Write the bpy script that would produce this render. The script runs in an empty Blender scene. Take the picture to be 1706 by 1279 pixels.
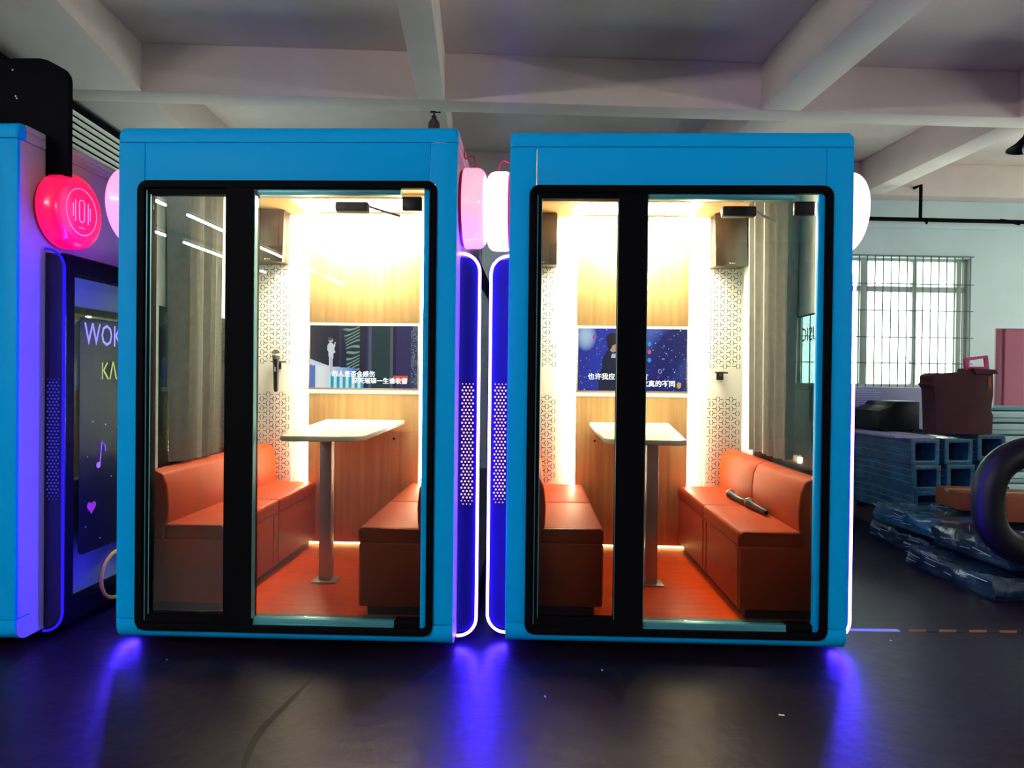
import bpy, bmesh, math, random
from mathutils import Vector, Matrix
random.seed(7)
S = bpy.context.scene
COL = S.collection
PI = math.pi

# ------------------------------------------------------------------ camera
F, CX, CY = 1137.0, 853.0, 639.5
YAW, PITCH, ROLL = 0.0005, -0.0083, 0.0114
CAM = Vector((0, -3.0, 1.228))
fw = Vector((-math.sin(YAW)*math.cos(PITCH), math.cos(YAW)*math.cos(PITCH), math.sin(PITCH)))
r0 = Vector((math.cos(YAW), math.sin(YAW), 0)); u0 = r0.cross(fw)
rt = r0*math.cos(ROLL) + u0*math.sin(ROLL); up = -r0*math.sin(ROLL) + u0*math.cos(ROLL)
cd = bpy.data.cameras.new('camera'); cam = bpy.data.objects.new('camera', cd); COL.objects.link(cam)
cd.sensor_width = 36; cd.lens = F*36/1706; cd.clip_start = .05; cd.clip_end = 200
M = Matrix((rt, up, -fw)).transposed().to_4x4(); M.translation = CAM
cam.matrix_world = M
S.camera = cam

def un(px, py, y):          # a pixel of the photograph, at world depth y
    d = rt*((px-CX)/F) + up*((CY-py)/F) + fw
    return CAM + d*((y-CAM.y)/d.y)

# ------------------------------------------------------------------ world, exposure
W = bpy.data.worlds.new('overcast_sky'); S.world = W; W.use_nodes = True
bg = W.node_tree.nodes['Background']
bg.inputs[0].default_value = (.86, 1.0, .93, 1); bg.inputs[1].default_value = 7.5
S.view_settings.view_transform = 'Standard'; S.view_settings.look = 'None'
S.cycles.transparent_max_bounces = 32
S.view_settings.exposure = 0; S.view_settings.gamma = 1; S.view_settings.use_curve_mapping = False
TUBE = 270.0            # hall tube lights
STRIP = 215.0           # booth led strips
NEON = 125.0            # neon line

# ------------------------------------------------------------------ materials
MATS = {}
def pmat(name, col, rough=.5, metal=0, emit=None, es=0, noise=0, nscale=20, bump=0, bscale=60, coat=0, spec=.5, stretch=None, col2=None):
    m = bpy.data.materials.new(name); m.use_nodes = True; MATS[name] = m
    nt = m.node_tree; b = nt.nodes['Principled BSDF']
    b.inputs['Base Color'].default_value = (*col, 1); b.inputs['Roughness'].default_value = rough
    b.inputs['Metallic'].default_value = metal; b.inputs['Specular IOR Level'].default_value = spec
    if coat: b.inputs['Coat Weight'].default_value = coat; b.inputs['Coat Roughness'].default_value = .1
    if emit: b.inputs['Emission Color'].default_value = (*emit, 1); b.inputs['Emission Strength'].default_value = es
    tc = mp = None
    if noise or bump:
        tc = nt.nodes.new('ShaderNodeTexCoord'); mp = nt.nodes.new('ShaderNodeMapping')
        nt.links.new(tc.outputs['Object'], mp.inputs[0])
        if stretch: mp.inputs['Scale'].default_value = stretch
    if noise:
        n = nt.nodes.new('ShaderNodeTexNoise'); n.inputs['Scale'].default_value = nscale; n.inputs['Detail'].default_value = 6
        nt.links.new(mp.outputs[0], n.inputs['Vector'])
        r = nt.nodes.new('ShaderNodeValToRGB')
        c2 = col2 or tuple(c*(1-noise) for c in col)
        r.color_ramp.elements[0].position = .32; r.color_ramp.elements[0].color = (*c2, 1)
        r.color_ramp.elements[1].position = .68; r.color_ramp.elements[1].color = (*col, 1)
        nt.links.new(n.outputs['Fac'], r.inputs[0]); nt.links.new(r.outputs[0], b.inputs['Base Color'])
    if bump:
        n = nt.nodes.new('ShaderNodeTexNoise'); n.inputs['Scale'].default_value = bscale; n.inputs['Detail'].default_value = 4
        nt.links.new(mp.outputs[0], n.inputs['Vector'])
        bp = nt.nodes.new('ShaderNodeBump'); bp.inputs['Strength'].default_value = bump; bp.inputs['Distance'].default_value = .01
        nt.links.new(n.outputs['Fac'], bp.inputs['Height']); nt.links.new(bp.outputs[0], b.inputs['Normal'])
    return m

def emat(name, col, s):
    m = bpy.data.materials.new(name); m.use_nodes = True; nt = m.node_tree; MATS[name] = m
    nt.nodes.remove(nt.nodes['Principled BSDF']); e = nt.nodes.new('ShaderNodeEmission')
    e.inputs[0].default_value = (*col, 1); e.inputs[1].default_value = s
    nt.links.new(e.outputs[0], nt.nodes['Material Output'].inputs[0]); return m

def glassmat(name, tint, gl=.06):
    m = bpy.data.materials.new(name); m.use_nodes = True; nt = m.node_tree; MATS[name] = m
    nt.nodes.remove(nt.nodes['Principled BSDF'])
    t = nt.nodes.new('ShaderNodeBsdfTransparent'); t.inputs[0].default_value = (*tint, 1)
    g = nt.nodes.new('ShaderNodeBsdfGlossy'); g.inputs['Roughness'].default_value = 0.0
    f = nt.nodes.new('ShaderNodeFresnel'); 
    ge = nt.nodes.new('ShaderNodeNewGeometry'); mr = nt.nodes.new('ShaderNodeMapRange')
    mr.inputs['To Min'].default_value = 1.5; mr.inputs['To Max'].default_value = 1/1.5
    nt.links.new(ge.outputs['Backfacing'], mr.inputs['Value']); nt.links.new(mr.outputs[0], f.inputs[0])
    mx = nt.nodes.new('ShaderNodeMixShader')
    nt.links.new(f.outputs[0], mx.inputs[0]); nt.links.new(t.outputs[0], mx.inputs[1]); nt.links.new(g.outputs[0], mx.inputs[2])
    nt.links.new(mx.outputs[0], nt.nodes['Material Output'].inputs[0]); return m

def vcmat(name, strength):   # a screen picture: colours stored on the faces of the screen
    m = bpy.data.materials.new(name); m.use_nodes = True; nt = m.node_tree
    b = nt.nodes['Principled BSDF']; a = nt.nodes.new('ShaderNodeAttribute'); a.attribute_name = 'picture'
    b.inputs['Base Color'].default_value = (.01, .01, .01, 1); b.inputs['Roughness'].default_value = .2
    nt.links.new(a.outputs['Color'], b.inputs['Emission Color']); b.inputs['Emission Strength'].default_value = strength
    return m

paint = pmat('blue_paint', (.0, .42, .95), .5, spec=.08, bump=.04, bscale=400)
sidep = pmat('pale_side_paint', (.38, .37, .44), .45)
seam = pmat('dark_seam', (.0, .03, .12), .6)
blackm = pmat('black_metal', (.003, .003, .005), .6, spec=.03)
blackp = pmat('black_plastic', (.004, .004, .006), .45, spec=.25)
glossb = pmat('neon_tinted_black', (.012, .010, .045), .2)  # blue of the neon light put into the black base colour
alu = pmat('teal_aluminium', (.07, .32, .38), .35, metal=.4)
steel = pmat('brushed_steel', (.45, .42, .42), .35, metal=.6)
leather = pmat('orange_leather', (.40, .048, .009), .5, spec=.2, noise=.12, nscale=9, bump=.12, bscale=180)
leatherd = pmat('piping_leather', (.30, .035, .012), .4)
plinthm = pmat('dark_plinth', (.02, .012, .010), .6)
wood = pmat('light_wood', (.70, .46, .21), .5, noise=.4, nscale=14, stretch=(3.2, 1, .12), col2=(.52, .31, .12), bump=.05, bscale=60)
laminate = pmat('orange_laminate', (.90, .095, .004), .4, spec=.15, noise=.3, nscale=8, stretch=(.25, 4, 1), col2=(.74, .062, .003))
whitep = pmat('white_panel', (.85, .82, .78), .5)
slotm = pmat('slot_dark', (.05, .045, .04), .8)
wallin = pmat('pale_cyan_wall', (.55, .72, .74), .5)
ceilin = pmat('wood_ceiling', (.70, .42, .16), .5, noise=.3, nscale=6, stretch=(.4, 4, 1))
tabletop = pmat('cream_laminate', (.88, .86, .74), .3)
curtainm = pmat('grey_velvet', (.40, .42, .40), .9, noise=.15, nscale=30, bump=.1, bscale=150)
glass = glassmat('tinted_glass', (.62, .64, .63))
sglass = glassmat('side_glass', (.84, .93, .92))
strip = emat('warm_led', (1, .80, .50), STRIP)
ceillamp = emat('ceiling_led', (1, .84, .60), STRIP*.95)
ledoff = pmat('led_diffuser_off', (.6, .6, .58), .5)
glow2 = emat('warm_floor_glow', (1, .62, .22), 22)
glow = emat('warm_glow_line', (1, .90, .68), 3.2)
neon = emat('blue_neon', (.05, .02, 1), NEON*1.5)
neondim = emat('dim_blue_neon', (.02, .01, 1), 1.2)
dotp = emat('pink_white_dots', (1, .42, .75), 2.6)
dotb = emat('dim_blue_dots', (.06, .06, 1), .6)
concrete = pmat('ceiling_paint', (.85, .69, .62), .85, noise=.18, nscale=1.1, bump=.25, bscale=6)
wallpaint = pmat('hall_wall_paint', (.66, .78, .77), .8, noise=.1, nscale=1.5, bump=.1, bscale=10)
tubem = emat('tube_light', (1, .97, .93), TUBE)
floorm = pmat('hall_floor_paint', (.013, .006, .018), .38, noise=.55, nscale=2.3, bump=.25, bscale=14, spec=.22)
filmteal = pmat('film_wrapped_teal', (.03, .17, .25), .14, noise=.6, nscale=7, bump=.55, bscale=22, coat=.6)
filmnavy = pmat('film_wrapped_navy', (.010, .030, .06), .16, noise=.5, nscale=6, bump=.9, bscale=17, coat=.4)
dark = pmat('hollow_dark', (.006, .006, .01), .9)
cardm = pmat('maroon_carton', (.09, .020, .022), .8, noise=.3, nscale=5, bump=.2, bscale=12)
orangec = pmat('orange_carton', (.34, .085, .015), .6, noise=.2, nscale=6)
pinkm = pmat('pink_panel', (.62, .17, .24), .5)
pinkd = pmat('pink_panel_edge', (.36, .09, .15), .5)
foam = pmat('white_foam', (.62, .86, .85), .35, noise=.12, nscale=5, bump=.3, bscale=20)
lav = pmat('lavender_board', (.42, .42, .60), .6)
winframe = pmat('window_frame', (.38, .42, .38), .5)
barm = pmat('window_bar', (.08, .10, .08), .6)

# ------------------------------------------------------------------ mesh helpers
class MB:
    def __init__(s): s.bm = bmesh.new()
    def box(s, x0, x1, y0, y1, z0, z1, mat=None):
        g = bmesh.ops.create_cube(s.bm, size=1)
        m = Matrix.Translation(((x0+x1)/2, (y0+y1)/2, (z0+z1)/2)) @ Matrix.Diagonal((abs(x1-x0), abs(y1-y0), abs(z1-z0), 1))
        if mat: m = mat @ m
        bmesh.ops.transform(s.bm, matrix=m, verts=g['verts']); return s
    def prism(s, pts, a0, a1, axis='y'):      # polygon extruded along an axis
        def P(p, a):
            if axis == 'y': return (p[0], a, p[1])
            if axis == 'x': return (a, p[0], p[1])
            return (p[0], p[1], a)
        n = len(pts); v0 = [s.bm.verts.new(P(p, a0)) for p in pts]; v1 = [s.bm.verts.new(P(p, a1)) for p in pts]
        s.bm.faces.new(v0); s.bm.faces.new(v1[::-1])
        for i in range(n): s.bm.faces.new((v0[i], v1[i], v1[(i+1) % n], v0[(i+1) % n]))
        return s
    def ring(s, outer, inner, a0, a1, axis='y'):   # outline with a hole (same point counts)
        def P(p, a):
            if axis == 'y': return (p[0], a, p[1])
            if axis == 'x': return (a, p[0], p[1])
            return (p[0], p[1], a)
        n = len(outer)
        L = [[s.bm.verts.new(P(p, a)) for p in pts] for pts, a in ((outer, a0), (inner, a0), (inner, a1), (outer, a1))]
        for k in range(4):
            A, B = L[k], L[(k+1) % 4]
            for i in range(n): s.bm.faces.new((A[i], B[i], B[(i+1) % n], A[(i+1) % n]))
        return s
    def tube(s, path, r, n=8, closed=False):
        path = [Vector(p) for p in path]; rings = []
        N = len(path); nrm = None
        for i, p in enumerate(path):
            if closed: t = path[(i+1) % N]-path[i-1]
            else: t = path[min(i+1, N-1)]-path[max(i-1, 0)]
            t.normalize()
            if nrm is None:
                nrm = t.orthogonal().normalized()
            else:
                nrm = (nrm - t*nrm.dot(t)).normalized()
            b = t.cross(nrm); rr = r[i] if isinstance(r, (list, tuple)) else r
            rings.append([s.bm.verts.new(p+(nrm*math.cos(2*PI*k/n)+b*math.sin(2*PI*k/n))*rr) for k in range(n)])
        for i in range(N if closed else N-1):
            A, B = rings[i], rings[(i+1) % N]
            for k in range(n): s.bm.faces.new((A[k], A[(k+1) % n], B[(k+1) % n], B[k]))
        if not closed:
            s.bm.faces.new(rings[0][::-1]); s.bm.faces.new(rings[-1])
        return s
    def lathe(s, prof, n=32, mat=None):       # profile (r, h) about local z
        rings = []
        for r, h in prof:
            if r < 1e-6: rings.append([s.bm.verts.new((mat @ Vector((0, 0, h))) if mat else (0, 0, h))])
            else:
                vs = []
                for k in range(n):
                    p = Vector((r*math.cos(2*PI*k/n), r*math.sin(2*PI*k/n), h))
                    vs.append(s.bm.verts.new((mat @ p) if mat else p))
                rings.append(vs)
        for A, B in zip(rings, rings[1:]):
            if len(A) == 1 and len(B) == 1: continue
            for k in range(n):
                k2 = (k+1) % n
                if len(A) == 1: s.bm.faces.new((A[0], B[k2], B[k]))
                elif len(B) == 1: s.bm.faces.new((A[k], A[k2], B[0]))
                else: s.bm.faces.new((A[k], A[k2], B[k2], B[k]))
        return s
    def quad(s, *p):
        s.bm.faces.new([s.bm.verts.new(q) for q in p]); return s
    def build(s, name, mat, parent=None, bevel=0, seg=2, smooth=True, sub=0):
        bm = s.bm
        bmesh.ops.remove_doubles(bm, verts=bm.verts, dist=1e-5) if False else None
        bmesh.ops.recalc_face_normals(bm, faces=bm.faces)
        if bevel:
            es = [e for e in bm.edges if len(e.link_faces) == 2 and e.calc_face_angle(0) > .5]
            bmesh.ops.bevel(bm, geom=es, offset=bevel, segments=seg, profile=.5, affect='EDGES')
        me = bpy.data.meshes.new(name); bm.to_mesh(me); bm.free()
        if smooth:
            me.shade_smooth(); me.set_sharp_from_angle(angle=math.radians(35))
        me.materials.append(mat)
        o = bpy.data.objects.new(name, me); COL.objects.link(o)
        if parent: o.parent = parent
        return o

def tag(o, label=None, cat=None, group=None, kind=None):
    if label: o['label'] = label
    if cat: o['category'] = cat
    if group: o['group'] = group
    if kind: o['kind'] = kind
    return o
def thing(name, label, cat, loc=(0, 0, 0), rz=0, group=None):
    e = bpy.data.objects.new(name, None); COL.objects.link(e); e.empty_display_size = .1
    e.location = loc; e.rotation_euler = (0, 0, rz); tag(e, label, cat, group); return e
def rrect(x0, x1, z0, z1, r, n=6):
    pts = []
    for cx, cz, a in ((x1-r, z1-r, 0), (x0+r, z1-r, 90), (x0+r, z0+r, 180), (x1-r, z0+r, 270)):
        for k in range(n+1):
            t = math.radians(a+90*k/n); pts.append((cx+r*math.cos(t), cz+r*math.sin(t)))
    return pts
def text(name, s, size, mat, parent, loc, rot=(PI/2, 0, 0), ext=.0005, align='LEFT', sx=1, bold=0):
    c = bpy.data.curves.new(name, 'FONT'); c.body = s; c.size = size; c.extrude = ext; c.align_x = align; c.offset = bold; c.resolution_u = 2
    t = bpy.data.objects.new('tmp', c); COL.objects.link(t)
    dg = bpy.context.evaluated_depsgraph_get()
    me = bpy.data.meshes.new_from_object(t.evaluated_get(dg)); bpy.data.objects.remove(t)
    me.materials.clear(); me.materials.append(mat)
    o = bpy.data.objects.new(name, me); COL.objects.link(o); o.parent = parent; o.location = loc; o.rotation_euler = rot; o.scale = (sx, 1, 1)
    return o

# ------------------------------------------------------------------ the hall
HY = .046                                    # the hall stands slightly turned to the booths
HM = Matrix.Translation((0, -3.0, 0)) @ Matrix.Rotation(HY, 4, 'Z')
HC, HB = 4.20, 3.76
hall = []
def struct(name, mb, mat, **k):
    o = mb.build(name, mat, **k); o.matrix_world = HM; tag(o, kind='structure'); return o
FW = 9.25                                    # far wall
UL, UR, VB = -8.0, 9.5, -9.0
# floor
fl = struct('floor', MB().box(UL, UR, VB, FW, -.1, 0), floorm)
struct('ceiling', MB().box(UL, UR, VB, FW, HC, HC+.15), concrete)
# far wall with a window opening
wu0, wu1, wz0, wz1 = 3.7, 6.83, 1.14, 2.97
FWIN = [(-3.5, -1.8), (wu0, wu1)]
fb = MB().box(UL, UR, FW, FW+.24, 0, wz0).box(UL, UR, FW, FW+.24, wz1, HC); prev = UL
for a, b in FWIN: fb.box(prev, a, FW, FW+.24, wz0, wz1); prev = b
fb.box(prev, UR, FW, FW+.24, wz0, wz1)
struct('wall_far', fb, wallpaint)
struct('trim_1', MB().box(UL, UR, FW-.06, FW, 3.37, 3.43), wallpaint, bevel=.005)
rw = MB(); prev = VB  # right wall, its unseen window openings added to bring in light
for a, b in ((3.2, 5.6), (6.3, 8.7)): rw.box(UR, UR+.2, prev, a, 1.0, 3.1); prev = b
rw.box(UR, UR+.2, prev, FW, 1.0, 3.1).box(UR, UR+.2, VB, FW, 0, 1.0).box(UR, UR+.2, VB, FW, 3.1, HC)
struct('wall_right', rw, wallpaint)
# near wall behind the photographer, with two narrow windows
NW = [(-.35, .02, 1.95, 3.2), (2.75, 3.15, 2.0, 3.2)]
nb = MB(); us = [UL, NW[0][0], NW[0][1], NW[1][0], NW[1][1], UR]
nb.box(us[0], us[1], VB-.2, VB, 0, HC).box(us[2], us[3], VB-.2, VB, 0, HC).box(us[4], us[5], VB-.2, VB, 0, HC)
for a, b, z0, z1 in NW: nb.box(a, b, VB-.2, VB, 0, z0).box(a, b, VB-.2, VB, z1, HC)
struct('wall_near', nb, pmat('darkened_wall', (.03, .045, .05), .8))  # unseen walls coloured dark so the glass reflects little light
for i, (a, b, z0, z1) in enumerate(NW):
    w = struct('window_%d' % (i+2), MB().box(a, b, VB-.12, VB-.06, z0, z0+.04).box(a, b, VB-.12, VB-.06, z1-.04, z1).box(a, a+.03, VB-.12, VB-.06, z0, z1).box(b-.03, b, VB-.12, VB-.06, z0, z1).box(a, b, VB-.12, VB-.06, 2.72, 2.84), winframe)
struct('wall_left', MB().box(UL-.2, UL, VB, FW, 0, HC), MATS['darkened_wall'])
# partition on the left with a louvred window in it
pw = struct('wall_partition', MB().box(-3.95, -3.78, 3.6, FW, 0, 3.26).box(-3.95, -3.78, 3.6, 3.9, 3.26, 3.72), wallpaint)
lv = bpy.data.objects.new('window_4', None); COL.objects.link(lv); lv.matrix_world = HM; tag(lv, kind='structure')
slatm = pmat('louvre_slat', (.80, .78, .66), .45)
MB().box(-3.96, -3.76, 3.9, FW, 3.26, 3.29).box(-3.96, -3.76, 3.9, FW, 3.66, 3.72).build('window_frame', blackm, lv)
MB().box(-3.98, -3.96, 3.9, FW, 3.29, 3.66).build('window_backing', dark, lv)
for k in range(6):
    z = 3.315+k*.062
    MB().prism([(-3.80, z), (-3.765, z+.022), (-3.76, z+.018), (-3.795, z-.004)], 3.95, FW, 'y').build('slat', slatm, lv, smooth=False)
# beams
B1a, B1b = 6.29, 6.55
struct('ceiling_beam_cross', MB().box(UL, UR, B1a, B1b, HB, HC), concrete, bevel=.008)
struct('ceiling_beam_cross_far', MB().box(UL, UR, 8.99, FW, HB, HC), concrete, bevel=.008)
struct('ceiling_beam_wide', MB().box(2.58, 2.96, VB, B1a, HB, HC).box(2.58, 2.96, B1b, 8.99, HB, HC), concrete, bevel=.008)
struct('ceiling_beam_slim', MB().box(-.60, -.36, VB, B1a, HB, HC).box(-.60, -.36, B1b, 8.99, HB, HC), concrete, bevel=.008)
struct('ceiling_beam_right', MB().box(5.08, 5.38, VB, B1a, HB, HC).box(5.08, 5.38, B1b, 8.99, HB, HC), concrete, bevel=.008)
# left beam: shallow in the middle of the bay and haunched where it meets the cross beam
struct('ceiling_beam_left', MB().prism([(VB, 3.98), (4.4, 3.98), (B1a, HB), (B1a, HC), (VB, HC)], -4.3, -3.07, 'x').box(-4.3, -3.07, B1b, 8.99, HB, HC), concrete, bevel=.008)
# far window: frame, panes, grille
wn = bpy.data.objects.new('window_1', None); COL.objects.link(wn); wn.matrix_world = HM; tag(wn, kind='structure')
f = MB(); y0, y1 = FW+.08, FW+.14
f.box(wu0, wu1, y0, y1, wz0, wz0+.07).box(wu0, wu1, y0, y1, wz1-.04, wz1).box(wu0, wu0+.05, y0, y1, wz0, wz1).box(wu1-.05, wu1, y0, y1, wz0, wz1).box(wu0, wu1, y0, y1, 2.50, 2.58)
f.build('window_frame', winframe, wn, bevel=.006)
mus = [(4.42, .05), (5.33, .10), (6.06, .06), (6.70, .07)]
for u, w in mus: MB().box(u-w/2, u+w/2, y0-.02, y1, wz0+.07, wz1-.04).build('mullion', winframe, wn, bevel=.005)
edges = [wu0]+[m[0] for m in mus]+[wu1]
pane = glassmat('window_glass', (.97, .99, .98))
for a, b in zip(edges, edges[1:]):
    if b-a < .2: continue
    for z0, z1 in ((wz0+.07, 2.50), (2.58, wz1-.04)):
        MB().box(a+.03, b-.03, FW+.105, FW+.111, z0, z1).build('pane', pane, wn, smooth=False)
for k in range(4):
    pass
u = wu0+.03
while u < wu1+.02:
    MB().box(u-.0065, u+.0065, FW-.035, FW-.027, wz0-.02, wz1+.02).build('grille_bar', barm, wn, smooth=False); u += .1135
for z in (wz0-.02, 1.50, 1.86, 2.23, 2.60, wz1+.02):
    MB().box(wu0, wu1+.02, FW-.029, FW-.021, z-.0065, z+.0065).build('grille_rail', barm, wn, smooth=False)
for sgn in (-1, 1):
    MB().tube([(5.97+sgn*(.005+.115*math.sin(t*PI/2/6)), FW-.03, 1.50+.11*(1-math.cos(t*PI/2/6)) if False else 1.50+.11*math.sin(t*PI/2/6)**1.0) for t in range(7)], .005, 5).build('grille_scroll', barm, wn)
struct('trim_2', MB().box(wu0-.05, wu1+.05, FW-.09, FW, wz0-.09, wz0-.03), wallpaint, bevel=.005)

k_ = 5
for a, b in ((3.2, 5.6), (6.3, 8.7)):  # added windows, out of view, to brighten the far wall and ceiling
    w = bpy.data.objects.new('window_%d' % k_, None); k_ += 1; COL.objects.link(w); w.matrix_world = HM; tag(w, kind='structure')
    MB().box(UR+.06, UR+.12, a, b, 1.0, 1.06).box(UR+.06, UR+.12, a, b, 3.04, 3.1).box(UR+.06, UR+.12, a, a+.05, 1.0, 3.1).box(UR+.06, UR+.12, b-.05, b, 1.0, 3.1).box(UR+.06, UR+.12, a, b, 2.5, 2.57).build('window_frame', winframe, w)
    for q in (1, 2): MB().box(UR+.05, UR+.12, a+(b-a)*q/3-.03, a+(b-a)*q/3+.03, 1.06, 3.04).build('mullion', winframe, w)
    for q in range(3): MB().box(UR+.09, UR+.095, a+(b-a)*q/3+.03, a+(b-a)*(q+1)/3-.03, 1.06, 3.04).build('pane', pane, w, smooth=False)
for a, b in FWIN:
    if a == wu0: continue
    w = bpy.data.objects.new('window_%d' % k_, None); k_ += 1; COL.objects.link(w); w.matrix_world = HM; tag(w, kind='structure')
    MB().box(a, b, y0, y1, wz0, wz0+.07).box(a, b, y0, y1, wz1-.04, wz1).box(a, a+.05, y0, y1, wz0, wz1).box(b-.05, b, y0, y1, wz0, wz1).box(a, b, y0, y1, 2.50, 2.58).build('window_frame', winframe, w)
    MB().box((a+b)/2-.04, (a+b)/2+.04, y0-.02, y1, wz0+.07, wz1-.04).build('mullion', winframe, w)
    for c, d in ((a, (a+b)/2), ((a+b)/2, b)):
        MB().box(c+.03, d-.03, FW+.105, FW+.111, wz0+.07, wz1-.04).build('pane', pane, w, smooth=False)
# tube lights hanging behind the photographer
ti = 0
def tube_light(x, y, z, side, lab):
    t = thing('tube_light', lab, 'light', (x, y, z), 0, 'tube lights hung in the hall '+side)
    MB().box(-.012, .012, -.62, .62, .045, .07).build('housing', whitep, t, bevel=.005)
    MB().tube([(0, -.6, 0), (0, .6, 0)], .018, 8).build('lamp_tube', tubem, t)
    for q in (-.5, .5): MB().tube([(0, q, .07), (0, q, HC-z)], .004, 5).build('suspension_wire', blackm, t)
for k, y in enumerate((-4.2, -5.9, -7.6, -9.3, -11.0)):
    for nm, x in (('at far left', -5.4), ('left of centre', -4.4)):
        tube_light(x+.046*y*0, y, 3.22, 'behind the camera '+nm, 'white suspended tube light behind the camera, row %s, %s from the booths' % (nm, ('nearest', 'second', 'third', 'fourth', 'farthest')[k]))
for k, y in enumerate((-4.2, -5.9, -7.6)):  # unseen row added to light the booth fronts
    tube_light(6.0, y, 3.22, 'behind the camera at right, added as fill', 'added unseen tube light at the right side behind the camera, %s from the booths' % ('nearest', 'second', 'farthest')[k])

# sprinkler pipe
sp = thing('sprinkler_pipe', 'black sprinkler pipe hung along the far wall above the window', 'pipe')
sp.matrix_world = HM
MB().tube([(2.0, 8.85, 3.40), (UR-.2, 8.85, 3.40)], .028, 10).build('pipe', blackm, sp)
MB().tube([(5.82, 8.85, 3.40), (5.82, 8.85, 3.86), (5.82, 9.0, 3.86)], .022, 8).build('hanger', blackm, sp)
MB().tube([(5.87, 8.80, 3.39), (5.82, 8.72, 3.32)], [.03, .012], 8).build('sprinkler_head', blackm, sp)
MB().tube([(6.9, 8.82, 3.42), (7.15, 8.80, 3.37)], [.012, .03], 8).build('valve', blackm, sp)
# pendant lamp, top right
p = un(1716, 213, 2.5)
pl = thing('pendant_lamp', 'black cone-shaded pendant lamp with a white bulb, top right of the photo', 'lamp', (p.x, p.y, p.z))
MB().lathe([(.02, .0), (.03, -.01), (.045, -.06), (.10, -.12), (.155, -.155), (.160, -.165), (.150, -.163), (.095, -.13), (.04, -.07), (.0, -.02)], 28).build('lamp_shade', blackm, pl)
MB().lathe([(0, -.215), (.03, -.212), (.045, -.19), (.05, -.16), (.035, -.11), (.0, -.10)], 20).build('bulb', pmat('bulb_white', (.8, .85, .85), .3), pl)
MB().tube([(0, 0, 0), (0, 0, HC-p.z)], .006, 6).build('cord', blackm, pl)

# hazard tape on the floor and a tyre scuff
a, b = un(1406, 1050, .40), None
tp = MB(); tq = MB(); x = 1.66; i = 0
yel = pmat('yellow_tape', (.38, .13, .02), .6, noise=.5, nscale=8); tw_ = pmat('white_tape', (.62, .66, .66), .6)
ht = thing('hazard_tape', 'worn yellow and black tape line on the floor right of the booths', 'tape', (1.63, .375, 0))
MB().box(0, .30, -.015, .015, 0, .002).build('white_tape_end', tw_, ht, smooth=False)
k = 0; x = .34
while x < 3.2:
    MB().prism([(x, -.015), (x+.085, -.015), (x+.105, .015), (x+.02, .015)], 0, .002, 'z').build('stripe', yel, ht, smooth=False)
    MB().prism([(x+.085, -.015), (x+.15, -.015), (x+.17, .015), (x+.105, .015)], 0, .002, 'z').build('black_stripe', blackp, ht, smooth=False)
    x += .15
def ground(px, py):
    d = rt*((px-CX)/F) + up*((CY-py)/F) + fw
    return CAM + d*((0-CAM.z)/d.z)
arc = [ground(*q) for q in ((522, 1128), (500, 1150), (470, 1180), (440, 1210), (420, 1240), (408, 1270), (400, 1300))]
m = MB()
for i in range(len(arc)-1):
    A, B = arc[i], arc[i+1]; w0 = .003+.011*math.sin(PI*i/6.5); w1 = .003+.011*math.sin(PI*(i+1)/6.5)
    m.quad((A.x-w0, A.y, .001), (A.x+w0, A.y, .001), (B.x+w1, B.y, .001), (B.x-w1, B.y, .001))
sc = m.build('scuff_mark', pmat('rubber_scuff', (.005, .003, .005), .45, spec=.14), smooth=False); sc.parent = fl; sc.matrix_parent_inverse = HM.inverted()
litm = pmat('paper_scrap', (.6, .6, .62), .7)
for q, s in (((1302, 1191), .010), ((1484, 1067), .006), ((1003, 1116), .006), ((278, 1099), .004), ((908, 1160), .006)):
    g = ground(*q); o = MB().box(-s, s, -s*.4, s*.4, 0, .002).build('litter_scrap', litm, smooth=False)
    o.location = g; o.rotation_euler = (0, 0, s*300)
    tag(o, {1302: 'largest pale paper scrap on the dark floor, before the right booth', 1484: 'tiny pale paper scrap on the floor just right of the right booth', 1003: 'tiny pale scrap on the floor under the front edge of the right booth', 278: 'tiny pale scrap on the floor below the left corner of the left booth', 908: 'tiny pale scrap lying left of centre before the right booth'}[q[0]], 'scrap')

# ------------------------------------------------------------------ booth
BH, HWD, BD = 2.326, .75, 1.50
FZ, IW, BWV = .14, .715, 1.43
CZ = 2.29
def slot_pattern(x0, x1, zr):
    m = MB(); a, h = .0837, .0298
    def stroke(xa, za, xb, zb, w=.0021):
        if min(xa, xb) < x0 or max(xa, xb) > x1: return
        d = Vector((xb-xa, zb-za)); d.normalize(); nx, nz = -d.y*w, d.x*w
        y = BWV-.0125
        m.quad((xa+nx, y, za+nz), (xb+nx, y, zb+nz), (xb-nx, y, zb-nz), (xa-nx, y, za-nz))
    for z0, z1 in zr:
        r = 0; z = z1-.018
        while z > z0+.01:
            x = x0-.01+(a/2 if r % 2 else 0)
            while x < x1+.03:
                for sx in (-1, 1):
                    stroke(x+sx*.0135, z, x+sx*.035, z)
                    for sz in (-1, 1): stroke(x+sx*.0135, z, x+sx*.0055, z+sz*.0170)
                x += a
            z -= h; r += 1
    return m

DISC = {}
def box_outline(top=1.80, bot=.035, out=.09, r=.085):   # neon path in (x outward, z)
    pts = [(0, top)]
    for k in range(9):
        t = math.radians(90-90*k/8); pts.append((out-r+r*math.cos(t), top-r+r*math.sin(t)))
    for k in range(9):
        t = math.radians(-90*k/8); pts.append((out-r+r*math.cos(t), bot+r+r*math.sin(t)))
    pts.append((0, bot)); return pts

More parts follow.
